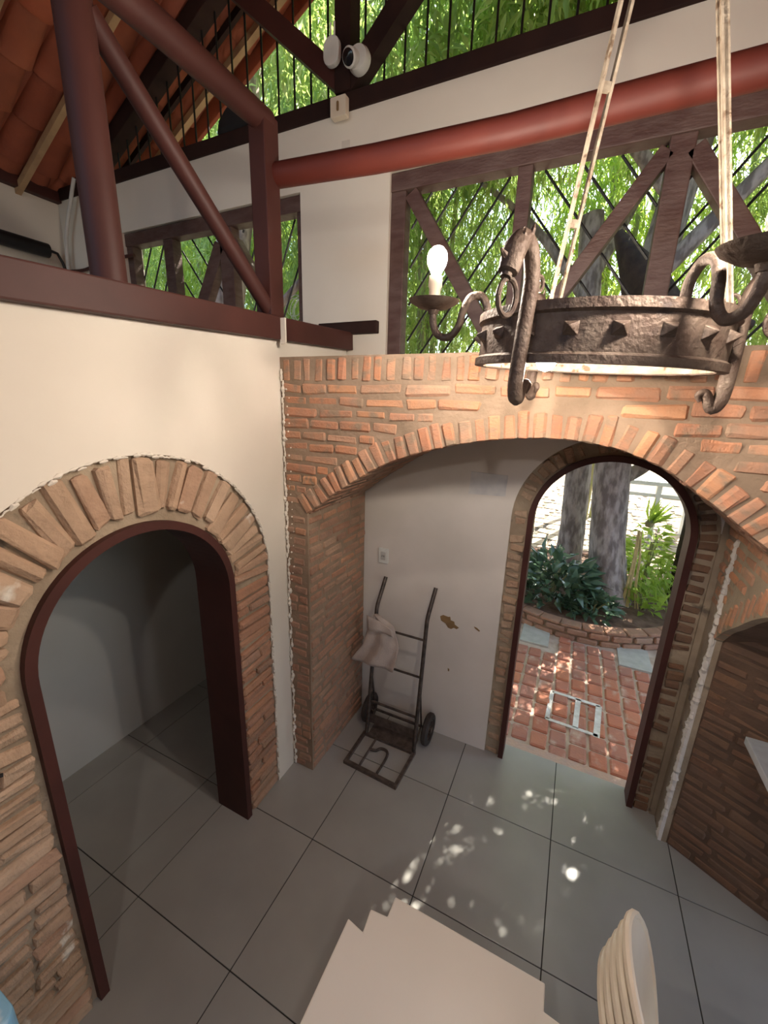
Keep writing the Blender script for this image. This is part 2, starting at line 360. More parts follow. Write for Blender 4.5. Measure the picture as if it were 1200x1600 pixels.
# spilled plaster along the wall corner
rnd = random.Random(5); mb = MB()
for i in range(90):
    z = .02+2.5*i/90; rr_ = rnd.uniform(.004, .013); x = -.392+rnd.uniform(-.003, .012)
    mb.tube([(x, BY-.004, z-.016), (x, BY-.006, z), (x+rnd.uniform(-.004, .004), BY-.004, z+.016)], [rr_*.5, rr_, rr_*.4], 6)
tag(mb.build('plaster_edge', PLASTER, wb, smooth=True), kind='stuff')
mb = MB()
for i in range(26):
    z = 1.35+1.1*i/26; x = -.365+rnd.uniform(0, .03); rr_ = rnd.uniform(.003, .007); mb.lathe([(0, -rr_), (rr_, 0), (0, rr_)], 6, (x, BY-.012, z))
tag(mb.build('plaster_splash', PLASTER, wb), kind='stuff')

# ---- alcove back wall with the arched doorway to the garden
DX, DZ, DR, DRO = 1.232, 1.72, .402, .50
GY = .44
wk = MB().slab([(-.62, 0), (DX-DRO, 0)] + arc(DX, DZ, DRO, 180, 0, 36) + [(DX+DRO, 0), (4.0, 0), (4.0, 2.62), (-3.3, 2.62), (-3.3, 0)], 1, GY, .57).build('wall_back', PLASTER_ALC); struct(wk)
MB().slab([(DX-DRO, 0)] + arc(DX, DZ, DRO, 180, 0, 36) + [(DX+DRO, 0), (DX+DR, 0)] + arc(DX, DZ, DR, 0, 180, 36) + [(DX-DR, 0)], 1, GY+.012, .565).build('mortar_bed', MORTAR_G, wk)
z = .02
while z < DZ:
    for side in (-1, 1):
        h = random.uniform(.03, .055)
        if random.random() < .85:
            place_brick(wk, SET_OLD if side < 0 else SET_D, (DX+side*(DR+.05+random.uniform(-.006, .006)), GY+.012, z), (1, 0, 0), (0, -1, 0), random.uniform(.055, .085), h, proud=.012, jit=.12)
    z += .058
for i in range(26):
    t = PI*(i+.5)/26; d = Vector((math.cos(t), 0, math.sin(t)))
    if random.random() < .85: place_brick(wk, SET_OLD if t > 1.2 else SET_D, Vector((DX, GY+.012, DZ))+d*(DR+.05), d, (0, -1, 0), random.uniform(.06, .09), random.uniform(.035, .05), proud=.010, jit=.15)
f2 = arch_frame('door_2', DX, DZ, DR+.003, .032, 1, GY-.015, GY+.10, MAROON, -.01); struct(f2)
struct(MB().box((.83, .555, -.06), (1.64, .64, -.006)).build('threshold', mat('threshold_render', (.55, .36, .27), (.45, .33, .28), .9, 14, .3, 60)))
# right rib of the alcove: brick segment arch
CX = 1.755
rib = [(.28, 0), (.28, 1.27)] + [(q.x, q.y) for q in smoothpts([(.28, 1.29, 0), (.19, 1.385, 0), (.086, 1.463, 0), (-.03, 1.555, 0), (-.144, 1.626, 0), (-.232, 1.66, 0)], 3)]
wc = MB().slab(rib + [(-.232, 2.35), (.43, 2.35), (.43, 0)], 0, CX, CX+.035).build('wall_right', MORTAR_G); struct(wc)
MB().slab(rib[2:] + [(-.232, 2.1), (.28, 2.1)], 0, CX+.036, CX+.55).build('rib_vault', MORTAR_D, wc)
rp = rib[2:]
L0 = 0.0
for (y0, z0), (y1, z1) in zip(rp, rp[1:]):
    pass
y = .275
while y > -.22:
    zz = np.interp(y, [q[0] for q in rp][::-1], [q[1] for q in rp][::-1])
    place_brick(wc, SET_O, (CX, y, zz+.066), (0, -.12, 1), (-1, 0, 0), .115, .036, proud=.008, jit=.05); y -= .046
course_fill(wc, SET_O, (CX, 0, 0), (0, 1, 0), (0, 0, 1), (-1, 0, 0), (-.22, .42), (1.42, 1.95), lambda a, b: b > np.interp(a, [q[0] for q in rp][::-1], [q[1] for q in rp][::-1])+.14 or a > .29, pitch=.06, lens=(.1, .17))
MB().box((DX+DRO-.004, GY-.004, 0), (CX+.002, GY+.02, 2.0)).build('mortar_fillet', MORTAR_G, wk)
MB().slab([(.278, 0), (.302, 0), (.300, .5), (.306, 1.0), (.298, 1.5), (.300, 1.74), (.278, 1.72)], 0, CX-.006, CX+.01).build('plaster_strip', PLASTER_ALC, wc)
mb = MB(); rnd = random.Random(11); z = 0.01
while z < 1.76:
    rr_ = rnd.uniform(.009, .019); mb.tube([(CX-.004, .287+rnd.uniform(-.012, .014), z), (CX-.004, .288+rnd.uniform(-.012, .012), z+.02), (CX-.004, .287, z+.044)], [rr_*.5, rr_, rr_*.6], 7); z += .026
tag(mb.build('plaster_edge', PLASTER_ALC, wc, smooth=True), kind='stuff')
# splayed dark brick wall beyond the rib
A0, A1 = Vector((CX+.036, .283, 0)), Vector((2.62, -.185, 0)); ud = (A1-A0).normalized(); nn = Vector((ud.y, -ud.x, 0))
if nn.y > 0: nn = -nn
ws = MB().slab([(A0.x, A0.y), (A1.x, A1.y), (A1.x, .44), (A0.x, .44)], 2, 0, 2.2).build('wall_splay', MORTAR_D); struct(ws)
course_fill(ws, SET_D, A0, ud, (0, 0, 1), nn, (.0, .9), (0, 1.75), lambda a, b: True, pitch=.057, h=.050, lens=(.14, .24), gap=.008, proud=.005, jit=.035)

# ---- upper wall with the two timbered openings
up = MB()
for x0, x1 in ((-3.3, -2.5), (-.75, -.13), (3.3, 4.0)): up.box((x0, GY, 2.62), (x1, .60, 3.61))
up.box((-3.3, GY, 3.61), (4.0, .60, 3.945))
wu = up.build('wall_upper', PLASTER); struct(wu)
struct(MB().box((-3.3, .40, 2.50), (4.0, .60, 2.621)).build('trim_1', PLASTER))
# remaining room shell (behind and beside the camera)
sh = MB(); sh.box((4.0, -5.2, 0), (4.15, -2.6, 3.9)); sh.box((4.0, -.24, 0), (4.15, .6, 3.9)); sh.box((4.0, -2.6, 2.3), (4.15, -.24, 3.9))
struct(sh.build('wall_far_right', PLASTER))
sh = MB(); sh.box((-3.45, -5.35, 0), (-.62, -5.2, 3.0)); sh.box((-.62, -5.35, 0), (.4, -5.2, 3.9)); sh.box((2.6, -5.35, 0), (4.15, -5.2, 3.9)); sh.box((.4, -5.35, 2.4), (2.6, -5.2, 3.9)); struct(sh.build('wall_front', PLASTER))
fd = MB().box((.4, -5.30, 0), (2.6, -5.24, 2.4)).build('door_3', MAROON); struct(fd)
# mezzanine floor in the left is 'ceiling'; gable roof
SL, RX0, RZ0 = .495, -3.06, 4.05
def rz(x): return RZ0 + SL*(x-RX0) if x < -.43 else RZ0 + SL*(-.43-RX0) - SL*(x+.43)
RY0, RY1 = -5.6, 1.06
rf = MB()
for xa, xb in ((-3.9, -.43), (-.43, 4.6)):
    for_y = (RY0, RY1)
    rf.add([(xa, RY0, rz(xa)+.10), (xb, RY0, rz(xb)+.10), (xb, RY1-.03, rz(xb)+.10), (xa, RY1-.03, rz(xa)+.10), (xa, RY0, rz(xa)+.13), (xb, RY0, rz(xb)+.13), (xb, RY1-.03, rz(xb)+.13), (xa, RY1-.03, rz(xa)+.13)],
           [(3,2,1,0),(4,5,6,7),(0,1,5,4),(1,2,6,5),(2,3,7,6),(3,0,4,7)])
roof = rf.build('roof', CLAY); struct(roof)
# individual clay pan tiles on the visible slope
sd_ = Vector((1, 0, SL)).normalized(); sn = Vector((-SL, 0, 1)).normalized()
def pan_mesh():
    b = MB(); n = 8; TL, TW = .40, .20
    for s0, sc_ in ((0, 1.0), (1, .86)):
        for t in (0, 1):
            for i in range(n+1):
                a = PI*(i/n); b.v.append((s0*TL, -math.cos(a)*TW/2*sc_, -math.sin(a)*.062*sc_ + (.014 if t else 0)))
    r = lambda s0, t, i: (s0*2+t)*(n+1)+i
    for i in range(n):
        b.f += [(r(0,0,i), r(0,0,i+1), r(1,0,i+1), r(1,0,i)), (r(0,1,i), r(1,1,i), r(1,1,i+1), r(0,1,i+1)), (r(0,0,i), r(0,1,i), r(0,1,i+1), r(0,0,i+1)), (r(1,0,i), r(1,0,i+1), r(1,1,i+1), r(1,1,i))]
    b.f += [(r(0,0,0), r(1,0,0), r(1,1,0), r(0,1,0)), (r(0,0,n), r(0,1,n), r(1,1,n), r(1,0,n))]
    me = bpy.data.meshes.new('roof_tile'); me.from_pydata(b.v, [], b.f); me.shade_smooth()
    try: me.set_sharp_from_angle(angle=.7)
    except Exception: pass
    me.materials.append(CLAY); return me
pan = pan_mesh(); RotT = Matrix((sd_, Vector((0, 1, 0)), -(Vector((0, 1, 0)).cross(sd_)))).transposed()
RotT = Matrix((sd_, Vector((0, 1, 0)), sn)).transposed()
row = 0; sdist = -.75
while sdist < 3.1:
    y = 1.0-.1
    while y > -1.9:
        q = Vector((RX0, y+random.uniform(-.008, .008), RZ0)) + sd_*(sdist+random.uniform(-.01, .01)) + sn*(.065+.006)
        put('roof_tile', pan, roof, Matrix.Translation(q) @ RotT.to_4x4() @ Matrix.Rotation(random.uniform(-.02, .02), 4, 'X') @ Matrix.Rotation(-.075, 4, 'Y')); y -= .205
    sdist += .345
# slender rafters under the tiles
for y, wv, M_ in ((.155, .04, CAIBRO), (-.32, .04, CAIBRO), (-.8, .04, CAIBRO), (-1.3, .04, CAIBRO), (.86, .045, CAIBRO), (.70, .03, DARKWOOD)):
    p0, p1 = Vector((-3.75, y, rz(-3.75)-.02)), Vector((-.45, y, rz(-.45)-.02)); MB().beam(p0, p1, wv, .045, sn).build('rafter', M_, roof)
mb = MB().beam((-3.8, 1.02, rz(-3.8)+.04), (-.43, 1.02, rz(-.43)+.04), .035, .13, sn); mb.build('verge', CLAY, roof, bevel=.01)
MB().beam((-.43, RY0, rz(-.43)-.05), (-.43, 1.0, rz(-.43)-.05), .08, .14).build('ridge_beam', DARKWOOD, roof)

# ================================================================ TIMBER
def timber(name, label, cat, p0, p1, w_, h, M_, up=(0, 0, 1), bevel=.006, group=None):
    c = (Vector(p0)+Vector(p1))/2
    o = MB().beam(Vector(p0)-c, Vector(p1)-c, w_, h, up).build(name, M_, bevel=bevel, loc=c); return tag(o, label, cat, group)
gr = timber('gable_rafter', 'dark sloping gable beam under the clay tiles behind the round column', 'beam', (-3.0, .50, rz(-3.0)-.055), (-.43, .50, rz(-.43)-.055), .11, .11, DARKWOOD, sn)
timber('eave_beam', 'dark timber beam between white wall and clay roof at the upper left', 'beam', (-3.32, -5.1, 3.965), (-3.32, .5, 3.965), .16, .08, MAROON)
timber('wall_beam', 'broad maroon beam lying along the top of the left white wall', 'beam', (-.42, -5.1, 2.452), (-.42, .43, 2.728), .13, .105, MAROON)
timber('wall_plate', 'black-brown rail under the barred gable opening', 'beam', (-3.28, .50, 3.985), (4.0, .50, 3.985), .15, .085, DARKWOOD)
timber('flush_beam', 'short dark beam end set in the white wall beside the big window', 'beam', (-.60, .425, 2.805), (-.178, .425, 2.805), .05, .072, DARKWOOD)
o = MB().tube([(0, 0, .03), (.5, 0, 0), (1.04, 0, -.018), (1.75, 0, -.012), (3.0, 0, 0), (4.38, 0, .0)], .049, 20).build('log_beam', MAROON_LOG, smooth=True, loc=(-.38, -.24, 3.312)); tag(o, 'round reddish brown log beam running to the right above the big window', 'beam')
# open frame on top of the left wall
fr = empty('timber_frame', (-.41, -.28, 2.745), 'maroon frame of round column, brace and square post standing on the left wall beam', 'frame')
MB().tube([(0, -.775, -.06), (-.0, -.775, 1.2), (.02, -.775, 2.3)], [.051, .050, .050], 22).build('round_column', MAROON, fr, smooth=True)
MB().box((-.045, -.05, 0), (.045, .045, .80)).build('square_post', MAROON, fr, bevel=.006)
MB().tube([(0, .02, .79), (0, -.5, .785), (0, -1.2, .76), (0, -4.6, .74)], .05, 14).build('top_rail', MAROON, fr, smooth=True)
MB().tube([(.01, -.745, .66), (.01, -.03, .03)], .034, 14).build('diagonal_brace', MAROON, fr, smooth=True)
# king post and braces of the gable
kp = empty('gable_truss', (-.43, .47, 4.028), 'dark king post with two slanting braces in the barred gable opening', 'truss')
MB().box((-.05, -.055, 0), (.05, .055, 1.22)).build('king_post', DARKWOOD, kp, bevel=.005)
MB().beam((-.02, 0, .06), (-.98, 0, .88), .09, .10).build('left_brace', MAROON, kp)
MB().beam((.02, 0, .04), (.95, 0, .86), .09, .10).build('right_brace', DARKWOOD, kp)
# vertical bars
gb = empty('gable_grille', (0, .52, 4.02), 'row of thin black vertical iron bars in the gable opening under the roof', 'grille')
x = -2.91
while x < 3.9:
    zt = rz(x)-.02-4.02
    if abs(x+.43) > .06 and zt > .05: MB().tube([(x, 0, -.01), (x, 0, min(zt, 1.25))], .0065, 6, False).build('bar', IRON, gb)
    x += .1222
# window timbering
def winframe(name, label, x0, x1, z0, z1, posts, struts, bars, th=.085):
    yw = .50; r = empty(name, ((x0+x1)/2, yw, z0), label, 'window'); cx_ = (x0+x1)/2
    L = lambda x, z, dy=0: (x-cx_, dy, z-z0)
    MB().beam(L(x0, z1-.045), L(x1, z1-.045), .09, .09).build('head_beam', TIMBER, r, bevel=.006)
    for xa, wd in posts: MB().beam(L(xa, z0+.0), L(xa, z1-.09), wd, .08, (0, 1, 0)).build('post', TIMBER, r, bevel=.006)
    for a, b, wd in struts: MB().beam(L(*a, -.005), L(*b, -.005), .07, wd, (0, 0, 1)).build('strut', TIMBER, r, bevel=.005)
    for a, b in bars: MB().tube([L(*a, .045), L(*b, .045)], .0065, 6, False).build('bar', IRON, r)
    return r
ZW0, ZW1 = 2.622, 3.605
def clipbar(xc, zc, sl, xa, xb, za=ZW0, zb=ZW1-.09):
    # a line through (xc,zc) with slope sl clipped to the pane
    pts = []
    for x in (xa, xb):
        z = zc+sl*(x-xc)
        if za <= z <= zb: pts.append((x, z))
    for z in (za, zb):
        x = xc+(z-zc)/sl
        if xa <= x <= xb: pts.append((x, z))
    if len(pts) >= 2:
        pts.sort(); return [(pts[0], pts[-1])]
    return []
bars = []
for k in range(-8, 6): bars += clipbar(.227+.145*k, 3.51, 1.42, -.03, .575)
for k in range(-5, 8): bars += clipbar(.877+.17*k, 3.494, -1.30, .64, 1.21)
for k in range(-5, 8): bars += clipbar(1.75+.17*k, 3.494, 1.35, 1.30, 1.88)
for k in range(-5, 12): bars += clipbar(2.35+.17*k, 3.494, -1.35, 1.96, 2.6)
winframe('window_1', 'large timber-braced window with diagonal iron bars right of the bare white wall', -.13, 3.3, ZW0, ZW1,
         [(-.083, .09), (.607, .072), (1.262, .10), (1.92, .09), (2.6, .09), (3.25, .09)],
         [((-.01, 3.50), (.54, 2.66), .078), ((1.21, 3.47), (.66, 2.66), .07), ((1.31, 3.46), (1.87, 2.66), .075), ((2.55, 3.46), (2.0, 2.66), .075)], bars)
struct_names = []
bars = []
for k in range(-3, 5): bars += clipbar(-2.18+.15*k, 3.483, 1.75, -2.45, -2.05)
for k in range(-6, 8): bars += clipbar(-1.832+.165*k, 3.504, -1.35, -1.96, -1.5)
for k in range(-6, 8): bars += clipbar(-1.18+.15*k, 3.498, 2.2, -1.33, -.79)
winframe('window_2', 'smaller barred window high on the left behind the maroon timber frame', -2.5, -.75, ZW0, ZW1,
         [(-2.46, .07), (-2.01, .10), (-1.42, .12), (-.775, .04)], [((-1.48, 3.42), (-1.93, 2.66), .10), ((-1.36, 3.42), (-.85, 2.66), .09)], bars)
for o in list(bpy.data.objects):
    if o.name in ('window_1', 'window_2'):
        o['kind'] = 'structure'
        for kk in ('category',):
            if kk in o: del o[kk]
tag(MB().box((.0, -.005, 0), (.032, .005, .118)).build('plaster_chip', PLASTER, loc=(-.36, -.275, 2.62)), 'flaking white plaster chip at the joint under the square post', 'plaster')

# ================================================================ WALL FITTINGS
def rounded(w_, h, r_, n=6):
    o = []
    for cx0, cz0, a0 in ((w_/2-r_, h/2-r_, 0), (-w_/2+r_, h/2-r_, 90), (-w_/2+r_, -h/2+r_, 180), (w_/2-r_, -h/2+r_, 270)): o += arc(cx0, cz0, r_, a0, a0+90, n)
    return o
e = empty('alarm_sensor', (-.478, .405, 4.20), 'white rounded box with two short antennas on the dark king post', 'sensor')
MB().slab(rounded(.10, .13, .045), 1, -.03, .0).build('case', WHITE, e, bevel=.006); 
for dx in (-.012, .012): MB().tube([(dx, -.012, .06), (dx, -.012, .13)], .005, 8).build('antenna', WHITE, e)
e = empty('security_camera', (-.315, .42, 4.13), 'white dome security camera with a black lens on the dark brace', 'camera')
MB().lathe([(0, 0), (.062, 0), (.064, -.02), (.055, -.045), (0, -.05)], 24, axis='y').build('base', WHITE, e, smooth=True)
hd = MB().lathe([(0, .0), (.036, .0), (.042, -.03), (.042, -.06), (.034, -.068)], 24, axis='y').build('head', WHITE, e, smooth=True); hd.location = (-.018, -.03, .004); hd.rotation_euler = (.42, 0, -.12)
ln = MB().lathe([(0, -.066), (.034, -.066), (.032, -.072), (.020, -.078), (0, -.080)], 24, axis='y').build('lens', BLACK, hd, smooth=True)
e = empty('junction_box', (-.437, .40, 3.945), 'cream square junction box under the king post', 'box')
MB().slab(rounded(.10, .095, .006, 3), 1, -.02, .02).build('case', CPLASTIC, e, bevel=.003); MB().slab(rounded(.014, .045, .006), 1, -.024, -.019).build('slot', CHIPM, e)
e = empty('wall_socket', (-.097, GY-.001, 1.315), 'grey-white wall socket plate above the left handle of the hand truck', 'socket')
MB().slab(rounded(.075, .112, .006, 3), 1, -.010, 0).build('plate', WHITE, e, bevel=.003); MB().slab(rounded(.036, .06, .004, 3), 1, -.014, -.009).build('insert', GREYV, e, bevel=.002)
for dx in (-.007, .007): MB().slab(rounded(.004, .012, .0015, 2), 1, -.0155, -.013).build('socket_hole', BLACK, e, loc=(dx, 0, 0))
e = MB().slab([(-.115, -.075), (.105, -.065), (.108, .06), (-.108, .065)], 1, -.0035, -.0005).build('faded_notice', PAPER, loc=(.58, GY, 1.905)); tag(e, 'faded bluish sheet stuck on the white alcove wall left of the door', 'paper')
def blob(name, pts, M_, loc): return MB().slab(pts, 1, -.0025, -.0002).build(name, M_, wk, loc=loc)
blob('bare_patch', [(-.07, .03), (-.05, .045), (-.015, .04), (.0, .045), (.005, .02), (.03, .015), (.035, -.005), (.065, -.02), (.05, -.035), (.03, -.03), (.012, -.045), (-.01, -.04), (-.03, -.012), (-.062, .0)], CHIPM, (.413, GY, .925))
blob('bare_patch', [(-.02, .012), (.0, .008), (.022, -.008), (.016, -.015), (-.012, .0)], CHIPM, (.597, GY, .93))
blob('bare_patch', [(-.006, .012), (.006, .006), (.005, -.012), (-.004, -.01)], CHIPM, (.43, GY, .56))
MB().slab([(-.03, -.04), (.03, -.045), (.028, .05), (-.026, .052)], 1, -.002, -.0002).build('patched_outlet', mat('patch', (.60, .54, .47), None, .9), wu, loc=(-.42, GY, 3.76))
e = empty('wall_tube', (-3.22, -.6, 3.51), 'dark tubular light fitting on the white wall at far upper left', 'lamp')
MB().tube([(0, -2.2, 0), (0, .86, 0)], .055, 16).build('tube_body', IRON, e, smooth=True); MB().tube([(0, .86, .01), (0, .93, 0), (0, .96, -.06), (0, .98, -.14)], .012, 8).build('cable', IRON, e, smooth=True)
o = MB().tube(smoothpts([(0, 0, 0), (.05, .0, .35), (.2, .0, .62), (.28, 0, .75)], 5), .014, 10).build('conduit_pipe', GREYV, smooth=True, loc=(-3.20, .38, 3.28)); tag(o, 'thin white conduit rising in the corner left of the round column', 'pipe')
o = MB().tube(smoothpts([(0, 0, 0), (.25, 0, -.01), (.55, 0, .03), (.9, 0, .03)], 4), .013, 8).build('wall_cable', MAROON, smooth=True, loc=(-3.25, .415, 3.40)); tag(o, 'dark cable along the white wall behind the round column', 'cable')
# coil of razor wire and black bag outside the bars
e = MB()
for k in range(5):
    c = Vector((-1.03+random.uniform(-.03, .03), .72+.03*k, 3.02+random.uniform(-.02, .02))); rr_ = .075+.008*k
    e.tube([c+Vector((math.cos(t)*rr_, math.sin(t)*.01, math.sin(t)*rr_)) for t in np.linspace(0, 2*PI, 24)], .003, 5, False)
o = e.build('wire_coil', WHITE, smooth=True); tag(o, 'coil of pale wire outside the small window beside the square post', 'wire')
bgm = MB().lathe([(0, 0), (.12, 0), (.15, .05), (.13, .13), (.07, .2), (.03, .23), (0, .23)], 12).build('black_bag', BLACKF, smooth=True, loc=(-1.32, .50, 4.03)); bgm.scale = (.9, .4, .8); tag(bgm, 'black bag resting on the rail behind the gable bars', 'bag')

# ================================================================ CHANDELIER
CC = Vector((1.024, -.652, 2.461)); BHT = .13; CR = .30
ch = empty('chandelier', CC, 'large rusty iron ring chandelier with studs, dragon brackets and candle bulbs', 'chandelier', rot=(.0366, .0422, 0))
prof = [(CR-.012, .0), (CR+.012, .0), (CR+.012, .018), (CR+.003, .024), (CR+.003, BHT-.026), (CR+.012, BHT-.02), (CR+.012, BHT), (CR-.012, BHT), (CR-.010, BHT-.02), (CR-.008, .02)]
MB().lathe(prof, 72, close=True).build('ring_band', RUST, ch, smooth=True)
MB().lathe([(CR-.0125, .004), (CR-.0105, .06), (CR-.0095, .12)], 72).build('inner_lining', RUST_PALE, ch, smooth=True, recalc=False)
for k in range(20):
    t = math.radians(9+18*k); r_ = CR+.003
    sdm = MB().add([(0, -.017, -.015), (0, .017, -.015), (0, .017, .015), (0, -.017, .015), (.024, 0, .003)], [(0,1,4),(1,2,4),(2,3,4),(3,0,4),(3,2,1,0)]).build('stud', RUST, ch, bevel=.002)
    sdm.location = (r_*math.cos(t), r_*math.sin(t), BHT*.55); sdm.rotation_euler = (0, 0, t)
HUB = Vector((-.03, .0, BHT+1.17))
def polar(az, r_, z): t = math.radians(az); return Vector((r_*math.cos(t), r_*math.sin(t), z))
for az, dbl in ((120, True), (4, False), (240, False)):
    if az == 240: continue
    a0 = polar(az, CR-.004, BHT-.02); tang = polar(az+90, 1, 0)
    s_ = MB()
    if dbl:
        for sgn in (-1, 1): s_.beam(a0+tang*sgn*.015, HUB+tang*sgn*.013, .016, .007, tang)
        for t in (.02, .26, .5, .74, .97): q = a0.lerp(HUB, t); s_.beam(q-tang*.018, q+tang*.018, .012, .02, (0, 0, 1))
        # pierced web between the two strips
    else:
        s_.beam(a0, HUB, .006, .034, tang)
        for sgn in (-1, 1): s_.beam(a0+tang*sgn*.014, HUB+tang*sgn*.014, .014, .006, tang)
    s_.build('suspension_strap', RUST_PALE, ch)
MB().lathe([(0, -.05), (.03, -.04), (.045, 0), (.03, .03), (.012, .05), (0, .05)], 16, HUB).build('hub', RUST, ch, smooth=True)
MB().tube([HUB+Vector((0, 0, .04)), HUB+Vector((0, 0, .95))], .012, 8).build('hanging_rod', RUST, ch)
def radial(az, pts): return [polar(az, r_, z) for r_, z in pts]
for az in (243, 4, 123):     # dragon brackets clipped over the ring
    pts = smoothpts(radial(az, [(CR-.018, -.068), (CR-.026, -.052), (CR-.012, -.046), (CR+.0, -.066), (CR+.012, -.083), (CR+.024, -.062), (CR+.026, -.02), (CR+.024, .05), (CR+.020, BHT), (CR+.022, BHT+.05), (CR+.040, BHT+.095), (CR+.068, BHT+.108), (CR+.092, BHT+.085), (CR+.104, BHT+.05), (CR+.112, BHT+.03)]), 5)
    n = len(pts); rs = []
    for i in range(n):
        t = i/(n-1); rs.append(.0055+.012*min(1, t*3.2) if t < .75 else (.0175+.007*math.sin((t-.75)/.25*PI) if t < .97 else .012))
    db = MB().tube(pts, rs, 12).build('dragon_bracket', RUST, ch, smooth=True)
    sp_ = MB()
    for dr, dz, ln_ in ((.062, .118, .032), (.088, .105, .030)):
        q = polar(az, CR+dr, BHT+dz-.012); tg = polar(az+90, 1, 0)
        for sg in (-1, 1): sp_.tube([q+tg*sg*.010, q+tg*sg*.016+Vector((0, 0, ln_*.6)), q+tg*sg*.012+Vector((0, 0, ln_))-polar(az, .008, 0)], [.008, .005, .001], 6)
    sp_.tube([polar(az, CR+.10, BHT+.055), polar(az, CR+.125, BHT+.07), polar(az, CR+.138, BHT+.078)], [.009, .007, .002], 7)
    sp_.build('ears_and_snout', RUST, db, smooth=True)
    rc = polar(az, CR+.098, BHT-.005); u1 = polar(az, 1, 0)
    MB().tube([rc+u1*math.cos(t)*.030+Vector((0, 0, math.sin(t)*.036)) for t in np.linspace(0, 2*PI, 25)], .006, 8, False).build('mouth_ring', RUST, db, smooth=True)
    cc_ = polar(az, CR-.012, BHT+.035)
    MB().tube([cc_+u1*(.018*(1-t/9)*math.cos(t))+Vector((0, 0, .022*(1-t/9)*math.sin(t))) for t in np.linspace(0, 7.5, 28)], .0045, 7).build('scroll', RUST, db, smooth=True)
def candle_arm(az):
    pts = smoothpts(radial(az, [(CR-.002, BHT-.005), (CR-.002, BHT+.03), (CR+.018, BHT+.060), (CR+.048, BHT+.058), (CR+.066, BHT+.025), (CR+.078, BHT-.025), (CR+.105, BHT-.052), (CR+.138, BHT-.045), (CR+.155, BHT-.015), (CR+.158, BHT+.02)]), 5)
    ca = MB().tube(pts, .011, 10).build('candle_arm', RUST, ch, smooth=True)
    c = polar(az, CR+.158, BHT+.02)
    MB().lathe([(0, -.005), (.014, -.008), (.018, .004), (.044, .008), (.070, .022), (.077, .031), (.070, .029), (.036, .018), (0, .016)], 26, c).build('drip_dish', RUST, ca, smooth=True)
    MB().lathe([(0, .016), (.020, .017), (.020, .034), (.017, .036), (.017, .06), (.021, .068), (.019, .095), (0, .097)], 20, c).build('candle_socket', CPLASTIC, ca, smooth=True)
    b_ = MB().lathe([(0, .093), (.012, .095), (.016, .105), (.026, .122), (.030, .140), (.026, .158), (.014, .170), (0, .174)], 20, c).build('bulb', GLOW, ca, smooth=True)
candle_arm(186); candle_arm(301)
ls = empty('x', (0, 0, 0)); bpy.data.objects.remove(ls)
lampm = MB().tube([(-.095, -.15, .13), (-.10, -.10, .06), (-.105, -.09, .035)], .008, 8).build('lamp_stem', RUST, ch, smooth=True)
MB().tube([(-.29, -.03, .115), (-.18, -.10, .125), (-.095, -.15, .128)], .006, 8).build('cross_rod', RUST, ch, smooth=True)
MB().lathe([(0, .012), (.012, .01), (.024, -.006), (.026, -.02), (.018, -.036), (0, -.042)], 18, (-.105, -.09, .030)).build('bulb', GLOW, ch, smooth=True)

# fill lamps out of view, added to brighten walls, table and roof
for i, (x, y, z, lab) in enumerate(((1.3, -2.9, 2.95, 'bulb on a cord added as unseen fill behind the camera'), (-1.9, -2.6, 3.7, 'unseen bulb on a cord over the mezzanine'), (2.9, -1.9, 3.1, 'bulb on a cord added as unseen fill in the right bay'))):
    e = empty('fill_lamp', (x, y, z), 'plain white pendant ' + lab, 'lamp')
    MB().tube([(0, 0, .05), (0, 0, rz(x)-z)], .004, 6).build('cord', BLACK, e); MB().lathe([(0, .07), (.02, .07), (.022, .03), (.012, .02), (0, .02)], 14).build('lamp_holder', WHITE, e, smooth=True)
    ld = bpy.data.lights.new('fill_light', 'POINT'); ld.energy = (FILL_WATTS, FILL_WATTS*.08, FILL_WATTS*.35)[i]; ld.color = (1, .94, .86); ld.shadow_soft_size = .04
    lo = bpy.data.objects.new('fill_light', ld); col.objects.link(lo); lo.parent = e; lo.location = (0, 0, -.03)

# ================================================================ FURNITURE
# hand truck
ht = empty('hand_truck', (.11, .19, 0), 'worn black steel hand truck leaning against the white alcove wall', 'hand truck')
HX = .185
def up_pt(sx, t): return Vector((sx*HX, .0+.11*t, .03+.94*t))
for sx in (-1, 1):
    MB().tube(smoothpts([(sx*HX, -.005, .02), up_pt(sx, .5), up_pt(sx, .93), (sx*HX, .118, .985), (sx*HX+.004, .160, 1.06), (sx*HX+.012, .222, 1.17)], 4), .0135, 12).build('upright', TRUCK, ht, smooth=True)
for t in (.86, .575): MB().tube([up_pt(-1, t), up_pt(1, t)], .008, 8).build('crossbar', TRUCK, ht, smooth=True)
MB().tube([up_pt(-1, .26), up_pt(1, .26)], .009, 8).build('crossbar', TRUCK, ht, smooth=True)
MB().beam(up_pt(-1, .10)+Vector((0, .02, 0)), up_pt(1, .10)+Vector((0, .02, 0)), .004, .075).build('lower_plate', TRUCK_TOE, ht)
MB().tube([(-HX, .10, .10), (-HX-.07, .14, .11)], .009, 8).build('axle_stub', TRUCK, ht)
MB().tube([(-.26, .14, .11), (.26, .14, .11)], .009, 10).build('axle', TRUCK, ht, smooth=True)
